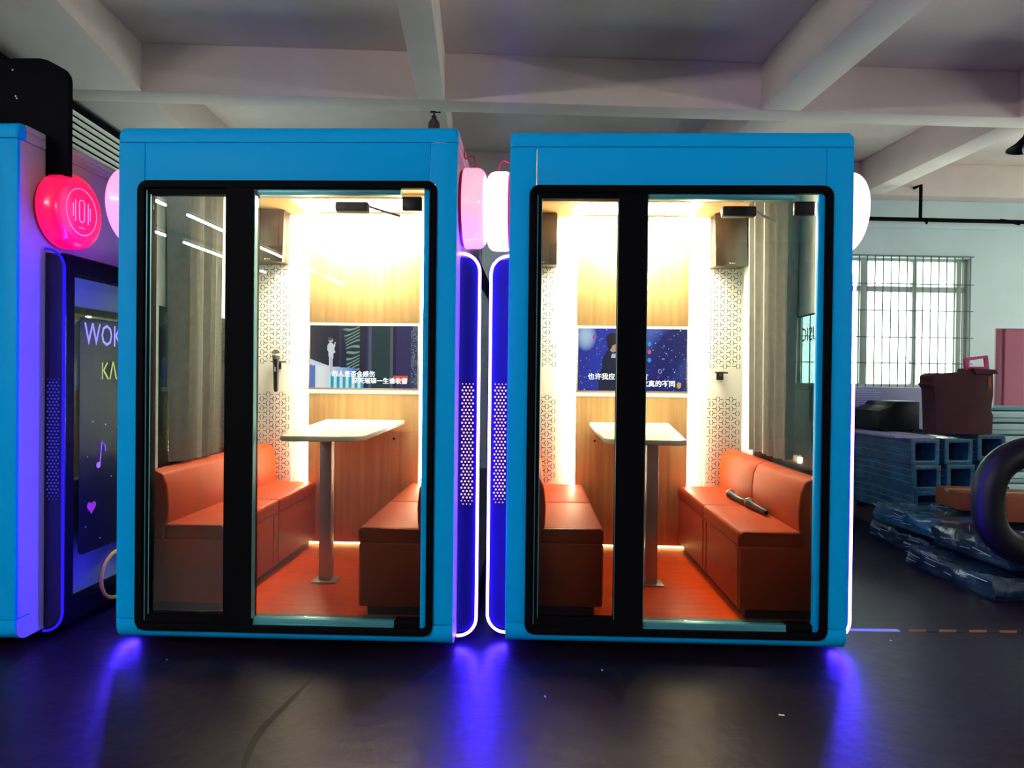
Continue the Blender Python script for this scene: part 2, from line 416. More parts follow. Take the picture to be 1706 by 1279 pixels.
def side_box(B, s, lit):
    # light box on the booth side: black frame with rounded front face, glass poster pane, neon line
    X0 = s*HWD
    bx = bpy.data.objects.new('side_light_box', None); COL.objects.link(bx); bx.parent = B
    o = box_outline(1.785, .05, .082, .075)
    fp = [(X0+s*x, z) for x, z in o]
    MB().prism(fp, .175, .20, 'y').build('box_front', glossb, bx, smooth=False)
    # frame along the side: top, bottom, rear, front stile
    MB().box(X0, X0+s*.08, .20, 1.25, 1.70, 1.785).box(X0, X0+s*.08, .20, 1.25, .05, .14).box(X0, X0+s*.08, .20, .26, .14, 1.70).box(X0, X0+s*.08, 1.19, 1.25, .14, 1.70).build('box_frame', blackm, bx)
    MB().box(X0+s*.066, X0+s*.072, .26, 1.19, .14, 1.70).build('poster_glass', sglass, bx, smooth=False)
    path = [(X0+s*x, .172, z) for x, z in box_outline()]
    MB().tube(path, .0065, 8).build('neon_tube', neon if lit else neondim, bx)
    m = MB(); z = .645; r = 0
    while z < 1.20:
        n = 4 if r % 2 else 3
        rad = .0042 if .66 < z < 1.185 else .0025
        for k in range(n):
            x = X0+s*(.040+(k-(n-1)/2)*.0165)
            m.lathe([(0, 0), (rad, 0), (rad, .0015), (0, .0015)], 8, Matrix.Translation((x, .1745, z)) @ Matrix.Rotation(PI/2, 4, 'X'))
        z += .0150; r += 1
    tag(m.build('perforated_lights', dotp if lit else dotb, bx, smooth=False), kind='stuff')
    bx['s'] = s
    return bx

def booth(name, lab, x, y, th, lit_l=True, lit_r=True, sides=(-1, 1), arch=False):
    B = thing('karaoke_booth', lab, 'booth', (x, y, 0), th)
    W = HWD; g = .0015
    ZT = BH-.075           # top seam
    # --- front panels
    r = .045
    prof = [(0, ZT+g)]+[(r-r*math.cos(t*PI/2/6), BH-r+r*math.sin(t*PI/2/6)) for t in range(7)]+[(.05, BH), (.05, ZT+g)]
    MB().prism(prof, -W+.012, W-.012, 'x').build('top_front_panel', paint, B, bevel=.0)
    # rounded end caps of the top panel
    for s in (-1, 1):
        q = MB(); prof2 = [(0, ZT+g)]+[(r-r*math.cos(t*PI/2/6), BH-r+r*math.sin(t*PI/2/6)) for t in range(7)]+[(.05, BH), (.05, ZT+g)]
        inset = [(v+.004 if v < .02 else v, z-.010 if z > BH-.06 else z) for v, z in prof2]
        A = [q.bm.verts.new((s*(W-.012), v, z)) for v, z in prof2]; C = [q.bm.verts.new((s*W, v, z)) for v, z in inset]
        for i in range(len(A)): q.bm.faces.new((A[i], A[(i+1) % len(A)], C[(i+1) % len(A)], C[i]))
        q.bm.faces.new(C); q.build('top_corner', paint, B)
    OW, OZ0, OZ1 = .655, .105, 2.073       # opening for the black ring
    SX = .632
    MB().box(-SX+g, SX-g, 0, .09, OZ1, ZT-g).build('header_panel', paint, B, bevel=.001)
    for s in (-1, 1):
        m = MB(); 
        m.prism([(s*W, .145), (s*W, ZT-g), (s*(SX+g), ZT-g), (s*(SX+g), OZ1), (s*OW, OZ1), (s*OW, .145)], 0, .018, 'y')
        m.build('corner_column', paint, B, bevel=.003)
        MB().box(s*(IW-.02), s*(W-.002), .0185, .09, .146, ZT-g).build('side_return', sidep, B, smooth=False)
    rb = .07
    pb = [(rb, .045)]+[(rb-rb*math.sin(t*PI/2/6), .045+rb-rb*math.cos(t*PI/2/6)) for t in range(7)]+[(0, .145-2*g), (.09, .145-2*g), (.09, .045)]
    for xa, xb in ((-W+.002, -OW), (OW, W-.002)):
        MB().prism(pb[1:], xa, xb, 'x').build('bottom_corner', paint, B)
    for xa, xb in ((-W, -W+.002), (W-.002, W)):
        MB().prism([(max(a, .012), b) for a, b in pb[1:]], xa, xb, 'x').build('bottom_corner_cap', sidep, B, smooth=False)
    pb2 = [(rb-rb*math.sin(t*PI/2/6), .045+rb-rb*math.cos(t*PI/2/6)) for t in range(5)]+[(.006, OZ0), (.09, OZ0), (.09, .045)]
    MB().prism(pb2, -OW, OW, 'x').build('bottom_panel', paint, B)
    # --- shell
    for s in (-1, 1):
        X0, X1 = s*(IW), s*(W-.002)
        a, b = min(X0, X1), max(X0, X1)
        # outer skin with side window opening v .26-1.19, z .72-1.55
        MB().box(a, b, .09, .26, .045, ZT-g).box(a, b, 1.19, BD, .045, ZT-g).box(a, b, .26, 1.19, .045, .70).box(a, b, .26, 1.19, 1.56, ZT-g).build('side_wall', sidep, B, smooth=False)
        MB().box(s*(IW-.004), s*IW, .095, .26, FZ, CZ).box(s*(IW-.004), s*IW, 1.19, BWV, FZ, CZ).box(s*(IW-.004), s*IW, .26, 1.19, FZ, .70).box(s*(IW-.004), s*IW, .26, 1.19, 1.56, CZ).build('side_lining', wallin, B, smooth=False)
        MB().box(s*(IW+.008), s*(IW+.014), .26, 1.19, .70, 1.56).build('side_pane', sglass, B, smooth=False)
        MB().box(s*(IW+.002), s*W, .05, BD, ZT+g, BH-.03).box(s*(W-.20), s*W, .05, BD, CZ+.004, BH).build('roof_edge', sidep, B, bevel=.008, seg=3)
    MB().box(-W+.19, W-.19, .05, BD, CZ+.004, BH-.004).build('roof', paint, B, smooth=False)
    MB().box(-IW, IW, .09, BWV, CZ-.006, CZ+.004).build('inner_ceiling', ceilin, B, smooth=False)
    MB().box(-W+.002, W-.002, BWV+.012, BD, .045, ZT).build('back_wall', paint, B, smooth=False)
    MB().box(-IW, IW, BWV, BWV+.012, FZ, CZ).build('back_lining', whitep, B, smooth=False)
    MB().box(-W+.01, W-.01, .09, BWV+.01, .05, FZ-.008).build('base', blackm, B, smooth=False)
    for k in range(8):
        v0 = .06+k*(BWV-.06)/8
        MB().box(-IW, IW, v0+.0006, v0+(BWV-.06)/8-.0006, FZ-.008, FZ).build('floor_plank', laminate, B, smooth=False)
    for sx in (-.55, .55):
        for vy in (.15, 1.35): MB().lathe([(0, 0), (.03, 0), (.03, .01), (.012, .014), (.012, .06), (0, .06)], 12, Matrix.Translation((sx, vy, 0))).build('levelling_foot', blackm, B)
    # --- black ring frame and glazing
    MB().ring(rrect(-OW-.008, OW+.008, OZ0-.012, OZ1+.010, .045), rrect(-OW+.024, OW-.024, OZ0+.02, OZ1-.022, .018), -.008, .03).build('opening_frame', blackm, B, bevel=.002)
    FX0, FX1 = -OW+.024, -.143
    PX0, PX1 = -.605, -.268
    fr = MB().box(FX0, PX0, .005, .05, OZ0+.02, OZ1-.022).box(PX1, FX1, -.004, .06, OZ0+.02, OZ1-.022).box(PX0, PX1, .005, .05, OZ1-.048, OZ1-.022).box(PX0, PX1, .005, .05, OZ0+.02, OZ0+.062)
    fr.build('fixed_window_frame', blackm, B, smooth=False)
    MB().box(FX0+.004, FX0+.008, .0035, .006, OZ0+.03, OZ1-.03).box(PX0-.003, PX0, .003, .006, OZ0+.06, OZ1-.05).box(PX1-.002, PX1+.001, .001, .006, OZ0+.06, OZ1-.05).box(FX1, FX1+.004, .0, .03, OZ0+.05, OZ1-.05).build('frame_edge_trim', alu, B, smooth=False)
    MB().box(PX0, PX1, .02, .026, OZ0+.062, OZ1-.048).build('fixed_pane', glass, B, smooth=False)
    # right jamb, rails
    MB().box(OW-.05, OW-.024, .01, .034, OZ0+.02, OZ1-.022).build('door_jamb', paint, B, bevel=.001)
    MB().box(FX1+.004, .50, .012, .06, OZ1-.046, OZ1-.022).box(FX1+.004, .50, .008, .014, OZ1-.040, OZ1-.036).build('top_rail', alu, B, bevel=.001)
    MB().box(FX1+.004, .49, .012, .075, OZ0+.02, OZ0+.048).box(FX1+.004, .49, .006, .012, OZ0+.02, OZ0+.026).build('door_sill', alu, B, bevel=.001)
    MB().box(.49, OW-.05, .012, .075, OZ0+.02, OZ0+.048).build('floor_patch', blackm, B, bevel=.002)
    D = MB().box(FX1+.006, OW-.054, .030, .038, OZ0+.052, OZ1-.050).build('glass_door', glass, B, smooth=False)
    MB().box(.505, .592, .022, .046, OZ1-.112, OZ1-.052).build('hinge_patch', blackp, D, bevel=.004)
    MB().box(.20, .348, .045, .095, OZ1-.112, OZ1-.066).build('door_closer', blackp, D, bevel=.008)
    MB().tube([(.345, .06, OZ1-.085), (.40, .12, OZ1-.092), (.47, .16, OZ1-.105)], .006, 8).build('closer_arm', steel, D)
    # --- interior back wall
    st_m, gl_m, gf_m, cl_m = (ledoff,)*4 if arch else (strip, glow, glow2, ceillamp)      # the edge booth is switched off inside
    led = bpy.data.objects.new('accent_wall', None); COL.objects.link(led); led.parent = B
    for z0, z1, nm in ((1.575, CZ-.03, 'upper_wood_panel'), (FZ+.02, 1.115, 'lower_wood_panel')):
        MB().box(-.36, .36, BWV-.03, BWV-.012, z0, z1).build(nm, wood, led, bevel=.0015)
    MB().box(-.36, .36, BWV-.028, BWV-.012, 1.115, 1.575).build('screen_backboard', whitep, led, smooth=False)
    st = MB().box(-.372, -.362, BWV-.024, BWV-.004, FZ+.02, CZ-.02)
    st.build('led_strip', st_m, led, smooth=False)
    MB().box(.362, .372, BWV-.024, BWV-.004, FZ+.02, CZ-.02).build('led_strip', st_m, led, smooth=False)
    MB().box(-.36, .36, BWV-.024, BWV-.008, FZ+.004, FZ+.012).build('led_strip', gf_m, led, smooth=False)
    MB().box(-.36, .36, BWV-.10, BWV-.08, CZ-.014, CZ-.008).build('led_strip', st_m, led, smooth=False)
    MB().box(-.36, .36, BWV-.031, BWV-.028, 1.560, 1.574).build('glow_line', gl_m, led, smooth=False)
    MB().box(-.36, .36, BWV-.031, BWV-.028, 1.117, 1.148).build('glow_line', gl_m, led, smooth=False)
    for s in (-1, 1):
        x0, x1 = (.475, IW-.004) if s > 0 else (-IW+.004, -.475)
        P = MB().box(x0, x1, BWV-.012, BWV, FZ, CZ-.02).build('acoustic_panel', whitep, B, bevel=.0008)
        tag(slot_pattern(x0+.008, x1-.004, [(FZ+.4, 1.125), (1.30, 1.965)]).build('slot_pattern', slotm, P, smooth=False), kind='stuff')
    # cross beam in the ceiling and the lamp panel
    MB().box(-.36, .36, 1.05, 1.33, CZ-.012, CZ-.006).build('ceiling_lamp_panel', cl_m, B, smooth=False)
    MB().box(-IW+.01, IW-.01, .95, .99, CZ-.03, CZ-.006).build('ceiling_batten', ceilin, B, bevel=.003)
    # --- light boxes
    if -1 in sides: side_box(B, -1, lit_l)
    if 1 in sides: side_box(B, 1, lit_r)
    if arch:
        m = MB(); X = W
        o = [(X+.002, .9), (X+.105, .9), (X+.105, 2.60), (X+.10, 2.625), (X+.085, 2.645), (X-.02, 2.70), (X-.06, 2.706), (-.3, 2.706), (-.3, BH+.002), (X+.002, BH+.002)]
        o = [(X+.002, 2.135), (X+.107, 2.135), (X+.107, 2.575), (X+.102, 2.60), (X+.085, 2.625), (X+.01, 2.665), (X-.03, 2.675), (-.4, 2.675), (-.4, BH+.002), (X+.002, BH+.002)]
        m.prism(o, .17, .20, 'y').build('sign_arch', blackm, B, bevel=.002)
        q = MB()
        for xx, zz in ((X-.14, 2.50), (X-.155, 2.62), (X-.135, 2.49)):
            q.lathe([(0, -.002), (.004, -.002), (.004, 0), (0, 0)], 8, Matrix.Translation((xx, .169, zz)) @ Matrix.Rotation(-PI/2, 4, 'X'))
        q.build('screws', steel, B)
    return B

TH = -.03
booth('left', 'sky blue karaoke booth in the centre left, singer in white on its screen', -1.0, 0, TH, True, True)
booth('right', 'sky blue karaoke booth right of centre, dark singer on its blue screen', .729, .004, TH, True, True)
B0 = booth('edge', "sky blue karaoke booth cut by the photo's left edge, black arch over it", -2.915, 0, TH, True, False, sides=(1,), arch=True)

def local(cx, cy, u, v, z=0, th=TH):
    return Vector((cx+u*math.cos(th)-v*math.sin(th), cy+u*math.sin(th)+v*math.cos(th), z))
BC = {'L': (-1.0, 0), 'R': (.729, .004), 'E': (-2.915, 0)}

# ------------------------------------------------------------------ poster on the edge booth's side glass
P0 = thing('karaoke_poster', 'dark rounded poster lettered WOK on the side of the leftmost booth', 'poster', local(-2.915, 0, HWD+.076, .3, .6), TH)
MB().prism([(a, b-.6) for a, b in rrect(.0, .75, .35, 1.50, .03)], 0, .003, 'x').build('sheet', pmat('poster_black', (.006, .006, .010), .4, spec=.15), P0, smooth=False)
pw_ = pmat('poster_white', (.62, .56, .70), .5); py_ = pmat('poster_yellow', (.62, .72, .05), .5); pp_ = pmat('poster_pink', (.75, .08, .22), .4); pg_ = pmat('poster_gold', (.65, .38, .04), .4)
rotp = (PI/2, 0, PI/2)
text('lettering', 'WOK \u039b', .155, pw_, P0, (.004, .03, .77), rotp, sx=.78)
text('lettering', 'K\u039bR', .125, py_, P0, (.004, .16, .60), rotp, sx=.8)
m = MB()
m.tube([(.004, .155, .17), (.004, .17, .285), (.004, .195, .265), (.004, .20, .235)], .003, 5)
m.lathe([(0, 0), (.016, .0), (.016, .002), (0, .002)], 12, Matrix.Translation((.004, .143, .17)) @ Matrix.Rotation(PI/2, 4, 'Y'))
m.build('music_note', pmat('note_pink', (.7, .25, .5), .5), P0)
h = []
for k in range(24):
    t = 2*PI*k/24; h.append((.09+.0021*16*math.sin(t)**3, -.03+.0021*(13*math.cos(t)-5*math.cos(2*t)-2*math.cos(3*t)-math.cos(4*t))))
MB().prism(h, .004, .007, 'x').build('heart', pp_, P0)
MB().tube([(.005, .30+.13*math.cos(t*2*PI/20), -.42+.12*math.sin(t*2*PI/20)) for t in range(4, 17)], .010, 6).build('gold_ring', pg_, P0)
q = MB()
for yy, zz in ((.10, .39), (.20, .37), (.30, .35), (.06, .22), (.25, .10), (.05, -.12), (.16, -.2)):
    q.box(.003, .0045, yy-.003, yy+.003, zz-.003, zz+.003)
q.build('star_dots', pw_, P0, smooth=False)
# sign on the right booth's far side glass
for o_ in list(bpy.data.objects):
    if o_.name.startswith('side_light_box') and o_.parent and o_.parent.name == 'karaoke_booth.001' and o_.get('s') == 1:
        text('lettering', 'MUSIC', .105, blackp, o_, (HWD+.073, .445, 1.445), (PI/2, 0, PI/2))
# ------------------------------------------------------------------ disc lamps
def disc_lamp(cx, cy, s, lab, col, st, v=.235, z=2.02, r=.185):
    p = local(cx, cy, s*HWD, v, z)
    T = thing('disc_lamp', lab, 'lamp', p, TH)
    R = Matrix.Rotation(s*PI/2, 4, 'Y')
    em = pmat('disc_glow_%d' % len(MATS), tuple(c*.8+.02 for c in col), .22, emit=col, es=st, coat=.5)
    em2 = pmat('disc_logo_%d' % len(MATS), (.9, .5, .6), .3, emit=tuple(min(1, c+.10) for c in col), es=st*1.15)
    MB().lathe([(0, .0), (r*.93, 0), (r*.93, .012), (0, .012)], 48, R).build('mount_plate', pmat('plate_%d' % len(MATS), (.25, .0, .08), .5), T)
    d = .112
    pr = [(0, .012), (r*.98, .012), (r, .02), (r, d-.04)]+[(r-.04+.04*math.cos(t*PI/2/6), d-.04+.04*math.sin(t*PI/2/6)) for t in range(1, 7)]+[(0, d)]
    MB().lathe(pr, 56, R).build('lamp_shade', em, T)
    L = MB()
    L.tube([R @ Vector((.108*math.cos(k*2*PI/40), .108*math.sin(k*2*PI/40), d)) for k in range(40)], .0022, 6, closed=True)
    # a U with two bars on each side
    def W_(y, zz): return Vector((s*d, y, zz))
    L.tube([W_(-.018, .045)]+[W_(-.018*math.cos(t*PI/8), -.03-.018*math.sin(t*PI/8)) for t in range(9)]+[W_(.018, .045)], .003, 6)
    L.tube([W_(-.018, .045), W_(-.009, .055), W_(.009, .055), W_(.018, .045)], .0025, 6)
    for y, hh in ((-.045, .05), (-.060, .03), (.045, .05), (.060, .03)): L.tube([W_(y, -hh), W_(y, hh)], .0028, 6)
    L.tube([W_(-.02, -.075), W_(.02, -.075)], .002, 6)
    L.build('logo', em2, T)
    ctl = [Vector(q) for q in ((s*.06, .0, r-.004), (s*.060, .0, r+.03), (s*.042, .005, r+.062), (s*.018, .015, r+.055), (s*.006, .025, r+.065), (s*.004, .03, r+.09), (0, .03, r+.12))]
    cp = []
    for q in range(len(ctl)-1):
        a_, b_, c_, d_ = ctl[max(q-1, 0)], ctl[q], ctl[q+1], ctl[min(q+2, len(ctl)-1)]
        for w in range(5):
            t = w/5; cp.append(.5*((2*b_)+(c_-a_)*t+(2*a_-5*b_+4*c_-d_)*t*t+(3*b_-a_-3*c_+d_)*t**3))
    MB().tube(cp, .0035, 6).build('cable', pmat('cable_%d' % len(MATS), (.45, .02, .08), .5), T)
disc_lamp(*BC['E'], 1, 'hot pink round lamp on the side of the leftmost booth', (1, .0, .085), .95, v=.26, z=1.99, r=.175)
disc_lamp(*BC['L'], -1, 'pale pink round lamp mostly hidden behind the left edge of the middle-left booth', (1, .26, .48), 1.6)
disc_lamp(*BC['L'], 1, 'salmon pink round lamp in the gap, fixed to the left booth of the pair', (1, .32, .42), 1.5)
disc_lamp(*BC['R'], -1, 'glaring white-pink round lamp in the gap, fixed to the right booth of the pair', (1, .42, .62), 6.0)
disc_lamp(*BC['R'], 1, 'white round lamp with pink rim at the right end of the booths', (1, .45, .68), 3.6)

# soap pump on the left booth
p = un(723, 209, .08)
sb = thing('pump_bottle', 'dark brown pump bottle standing on top of the left booth of the pair', 'bottle', (p.x, .08, BH))
MB().lathe([(0, 0), (.026, 0), (.027, .01), (.026, .045), (.015, .062), (.009, .066), (0, .066)], 20).build('bottle_body', pmat('brown_glass', (.05, .035, .03), .15), sb)
MB().lathe([(0, .064), (.011, .064), (.011, .078), (.004, .080), (.004, .094), (0, .094)], 14).build('pump_collar', blackp, sb)
MB().box(-.016, .008, -.006, .006, .092, .099).box(.006, .030, -.004, .004, .092, .097).build('pump_head', blackp, sb, bevel=.001)

# ------------------------------------------------------------------ furniture in the two open booths
def sofa(cx, cy, s, lab, group=None):
    # local frame: x towards the wall (s), y depth, z
    T = thing('sofa', lab, 'sofa', local(cx, cy, s*.50, .10, FZ), TH)
    X = lambda u: s*(u-.50)
    L = 1.325
    def bx(u0, u1, *r): 
        a, b = sorted((X(u0), X(u1))); return (a, b, *r)
    MB().box(*bx(.345, .69, .03, L-.03, 0, .045)).build('plinth', plinthm, T)
    MB().box(*bx(.31, .705, .0, L, .045, .335)).build('base', leather, T, bevel=.008, seg=3)
    n = 2
    for k in range(n):
        y0 = k*L/n; y1 = (k+1)*L/n
        MB().box(*bx(.305, .60, y0+.002, y1-.002, .325, .405)).build('seat_cushion', leather, T, bevel=.018, seg=4)
    # piping round the near end of the seat
    MB().tube([(X(.312), -.002, .36), (X(.312), -.002, .392), (X(.325), -.002, .401), (X(.575), -.002, .398), (X(.585), -.002, .36)], .0045, 6).build('piping', leatherd, T)
    prof = [(.60, .30), (.575, .42), (.572, .50), (.580, .58), (.600, .632), (.640, .650), (.685, .645), (.702, .60), (.705, .30)]
    for k in range(n):
        y0 = k*L/n; y1 = (k+1)*L/n
        MB().prism([(X(u), z) for u, z in prof], y0+.002, y1-.002, 'y').build('backrest', leather, T, bevel=.010, seg=3)
    for yy in (.02, L/2-.07, L/2, L-.02):
        MB().tube([(X(.3095), yy, .06), (X(.3085), yy, .325)], .003, 5).build('front_seam', leatherd, T)
    return T
sofa(*BC['L'], -1, 'orange leather bench sofa along the left wall of the left booth')
sofa(*BC['L'], 1, 'orange leather bench sofa along the right wall of the left booth')
sofa(*BC['R'], -1, 'orange leather bench sofa along the left wall of the right booth')
sofa(*BC['R'], 1, 'orange leather bench sofa with two microphones on it, right wall of the right booth')

def table(cx, cy, mir, lab):
    T = thing('table', lab, 'table', local(cx, cy, 0, .63, FZ), TH)
    pts = [(-.24, 1.39), (.27, 1.39), (.30, .24), (.27, .175), (.20, .145), (-.04, .13), (-.08, .16)]
    pts = [(mir*x, y-.63) for x, y in pts]
    MB().prism(pts, .785, .812, 'z').build('table_top', tabletop, T, bevel=.008, seg=3)
    MB().box(-.032, .032, -.032, .032, .008, .785).build('post', steel, T, bevel=.006)
    MB().box(-.065, .065, -.055, .055, 0, .008).build('foot_plate', steel, T, bevel=.002)
    MB().box(-.10, .10, -.08, .08, .777, .785).build('mounting_plate', steel, T)
table(*BC['L'], 1, 'cream topped single-post table in the left booth')
table(*BC['R'], -1, 'cream topped single-post table in the right booth')

# ------------------------------------------------------------------ televisions with pictures
def lerp(a, b, t): return tuple(a[i]+(b[i]-a[i])*t for i in range(3))
def hsh(x, y): return (math.sin(x*127.1+y*311.7)*43758.5453) % 1
def pic_left(u, v):     # u to the right, v down
    c = (.012, .012, .045)
    if .52 < u < .58: c = (.02, .02, .12)
    if .58 <= u < .75: c = (.012, .045, .06)
    if .545 < u < .57 or .745 < u < .775: c = (.10, .11, .18)
    if .80 < u: c = (.035, .025, .13)
    if u > .94 and hsh(int(u*90), int(v*60)) > .5: c = (.15, .2, .25)
    if .29+.05*math.sin(v*3) < u < .46 and v < .72 :
        q = math.sin(v*95+u*60+3*math.sin(u*25+v*14))
        edge = min(1, (u-.29)/.06)
        c = lerp((.01, .03, .035), (.30, .48, .42), max(0, q)*edge)
    if .27 < u < .29: c = (.03, .03, .12)
    # stage light wedge
    if u < .32 and v > .54+u*.62 and v < .63+u*.55: c = (.75, .85, 1)
    if v > .64+.1*u and u < .42 and v > .62: c = lerp((1, 1, 1), (.05, .25, .9), max(0, (u-.12)/.3)) if u > .05 else (.10, .2, .7)
    if v > .80 and .18 < u < .50:
        c = (.9, 1, 1) if (u*18) % 1 < .5 else (.0, .45, .75)
    # the singer in white, side on, hand at the mouth
    def ell(cx, cy, rx, ry): return ((u-cx)/rx)**2+((v-cy)/ry)**2 < 1
    if ell(.192, .36, .032, .085) or ell(.196, .46, .022, .12) or ell(.194, .60, .019, .16) or (abs(u-.226+(v-.3)*.1) < .009 and .27 < v < .42) or ell(.214, .42, .022, .03): c = (.85, .84, .95)
    if abs(u-.196) < .0025 and .50 < v < .74: c = (.35, .35, .5)
    if ell(.192, .235, .022, .042): c = (.75, .60, .60)
    if ell(.188, .213, .022, .028): c = (.10, .08, .12)
    if ell(.222, .275, .008, .03): c = (.04, .03, .04)
    if .78 < u < .91 and .80 < v < .90: c = (.9, .12, .06)
    return c
def pic_right(u, v):
    c = lerp((.025, .05, .55), (.008, .010, .18), min(1, abs(u-.2)*1.6+v*.2))
    b = math.sin((u-.5)*9+v*4.5)
    if u > .55: c = lerp(c, (.12, .22, .85), max(0, b)*.7*(1-v))
    def ell(cx, cy, rx, ry): return ((u-cx)/rx)**2+((v-cy)/ry)**2
    e = ell(.07, .12, .10, .25)
    if e < 1: c = lerp((.55, .75, 1), c, e)
    if ell(.15, .14, .018, .04) < 1: c = (.5, .1, .6)
    if hsh(int(u*140), int(v*80)) > .985: c = (.5, .6, 1)
    if ell(.33, .62, .11, .32) < 1 or (ell(.33, .9, .14, .4) < 1): c = (.010, .015, .06)
    if ell(.325, .28, .042, .10) < 1: c = (.60, .38, .40)
    if ell(.312, .17, .055, .10) < 1 or (ell(.29, .25, .025, .09) < 1): c = (.012, .010, .035)
    if abs(u-.33) < .02+.1*(v-.42) and .40 < v < .47: c = (.6, .65, .9)
    for cy, cc in ((.24, (.05, .45, 1)), (.37, (.9, .15, .2)), (.50, (.05, .45, 1))):
        if ell(.655, cy, .016, .035) < 1: c = cc
    r = ell(.755, .68, .018, .035)
    if .45 < r < 1: c = (.6, .6, .95)
    if ell(.93, .90, .02, .05) < 1: c = (.9, .5, .1)
    return c
capm = emat('caption_white', (1, 1, 1), 4)
def tv(cx, cy, lab, pic, caps):
    w, h = .697, .401
    T = thing('television', lab, 'television', local(cx, cy, 0, 1.392, 1.3553), TH)
    MB().box(-w/2-.012, w/2+.012, .001, .012, -h/2-.012, h/2+.012).build('casing', pmat('tv_bezel_%d' % len(MATS), (.8, .78, .7), .3), T, bevel=.002)
    ny, nx = 104, 180
    vs = [(-w/2+w*i/nx, 0, h/2-h*j/ny) for j in range(ny+1) for i in range(nx+1)]
    fs = [(j*(nx+1)+i, (j+1)*(nx+1)+i, (j+1)*(nx+1)+i+1, j*(nx+1)+i+1) for j in range(ny) for i in range(nx)]
    me = bpy.data.meshes.new('screen'); me.from_pydata(vs, [], fs)
    at = me.color_attributes.new('picture', 'FLOAT_COLOR', 'CORNER'); data = []
    for j in range(ny):
        for i in range(nx):
            c = pic((i+.5)/nx, (j+.5)/ny); data += [c[0], c[1], c[2], 1]*4
    at.data.foreach_set('color', data)
    me.materials.append(vcmat('screen_picture', 1.9)); o = bpy.data.objects.new('screen', me); COL.objects.link(o); o.parent = T
    MB().box(-.08, .08, .012, .022, -.08, .08).build('wall_bracket', blackm, T)
    for s, x, z, sz in caps: text('caption', s, sz, capm, T, (x, -.0012, z), bold=.0006)
tv(*BC['L'], 'flat television showing a singer in white, in the left booth', pic_left,
   [('\u7684\u4eba\u662f\u5426\u4f1a\u611f\u4f24', -.205, -.125, .040), ('\u5c06\u5929\u7480\u7483\u4e00\u751f\u8c01\u6536\u7559', -.075, -.168, .040)])
tv(*BC['R'], 'flat television with a dark-haired singer on blue, in the right booth', pic_right,
   [('\u4e5f\u8bb8\u6211\u5e94\u8be5', -.285, -.125, .044), ('\u6709', .058, -.125, .044), ('\u6b21\u771f\u7684\u4e0d\u540c', .058, -.168, .044)])

# ------------------------------------------------------------------ corner speakers
spkm = pmat('speaker_warm_lit', (.035, .022, .014), .22, noise=.2, nscale=40)  # black front, with the brown of the warm light put into its colour
def speaker(cx, cy, u, lab, w=.20):
    T = thing('speaker', lab, 'speaker', local(cx, cy, u, BWV-.015, 1.945), TH)
    MB().prism([(-.13, .0), (-.10, .335), (0, .335), (0, 0)], -w/2, w/2, 'x').build('cabinet', spkm, T, bevel=.004)
    for b in (0,):
        m = MB(); m.lathe([(0, 0), (.0045, 0), (.0045, .001), (0, .001)], 12, Matrix.Translation((-.01, -.129, .018)) @ Matrix.Rotation(PI/2, 4, 'X'))
        m.box(.0, .022, -.1295, -.128, .0165, .0195); m.build('emblem', pmat('emblem_%d' % len(MATS), (.9, .9, .9), .4), T)
    MB().box(-w/2+.01, w/2-.01, -.1285, -.1275, .03, .033).build('trim_line', blackp, T)
speaker(*BC['L'], -.595, 'black corner speaker, coloured as if warm-lit, at the upper left of the left booth')
speaker(*BC['L'], .595, 'black corner speaker, coloured as if warm-lit, at the upper right of the left booth')
speaker(*BC['R'], -.595, 'black corner speaker, coloured as if warm-lit, at the upper left of the right booth')
speaker(*BC['R'], .595, 'black corner speaker, coloured as if warm-lit, at the upper right of the right booth')

# ------------------------------------------------------------------ curtains
def curtain(cx, cy, s, v0, v1, z0, lab, seed):
    rnd = random.Random(seed)
    T = thing('curtain', lab, 'curtain', local(cx, cy, s*.655, v0, z0), TH)
    n = 90; m = MB(); top = CZ-.03-z0; rows = [0, .15, .5, .9, 1.3, top]
    ph = rnd.random()*6
    pts = []
    for i in range(n+1):
        t = i/n; a = t*(v1-v0)
        wv = .042*math.sin(t*2*PI*5.5+ph)+.010*math.sin(t*2*PI*13+1+ph)
        pts.append((a, wv))
    def sheet(off):
        G = []
        for z in rows:
            G.append([m.bm.verts.new((s*(w*(.75+.25*z/top)+off), a*(.93+.07*z/top)+.02*(1-z/top), z)) for a, w in pts])
        return G
    A = sheet(0); Bm = sheet(.004)
    for G, fl_ in ((A, 0), (Bm, 1)):
        for j in range(len(rows)-1):
            for i in range(n): m.bm.faces.new((G[j][i], G[j][i+1], G[j+1][i+1], G[j+1][i]))
    for j in range(len(rows)-1):
        for i in (0, n): m.bm.faces.new((A[j][i], Bm[j][i], Bm[j+1][i], A[j+1][i]))
    for i in range(n):
        for j in (0, -1): m.bm.faces.new((A[j][i], Bm[j][i], Bm[j][i+1], A[j][i+1]))
    m.build('drape', curtainm, T)
    MB().tube([(0, -.05, top), (0, v1-v0+.05, top)], .010, 8).build('rail', steel, T)
    m = MB()
    for i in range(10):
        m.tube([(.014*math.cos(k*2*PI/10), (v1-v0)*i/9, top+.014*math.sin(k*2*PI/10)) for k in range(10)], .002, 5, closed=True)
    m.build('curtain_rings', steel, T)
curtain(*BC['L'], -1, .31, .74, .80, 'grey velvet curtain on the left wall of the left booth', 3)
curtain(*BC['R'], 1, .42, 1.04, .83, 'grey velvet curtain on the right wall of the right booth', 5)
curtain(*BC['R'], -1, .75, 1.15, .83, 'narrow grey curtain on the left wall of the right booth', 8)

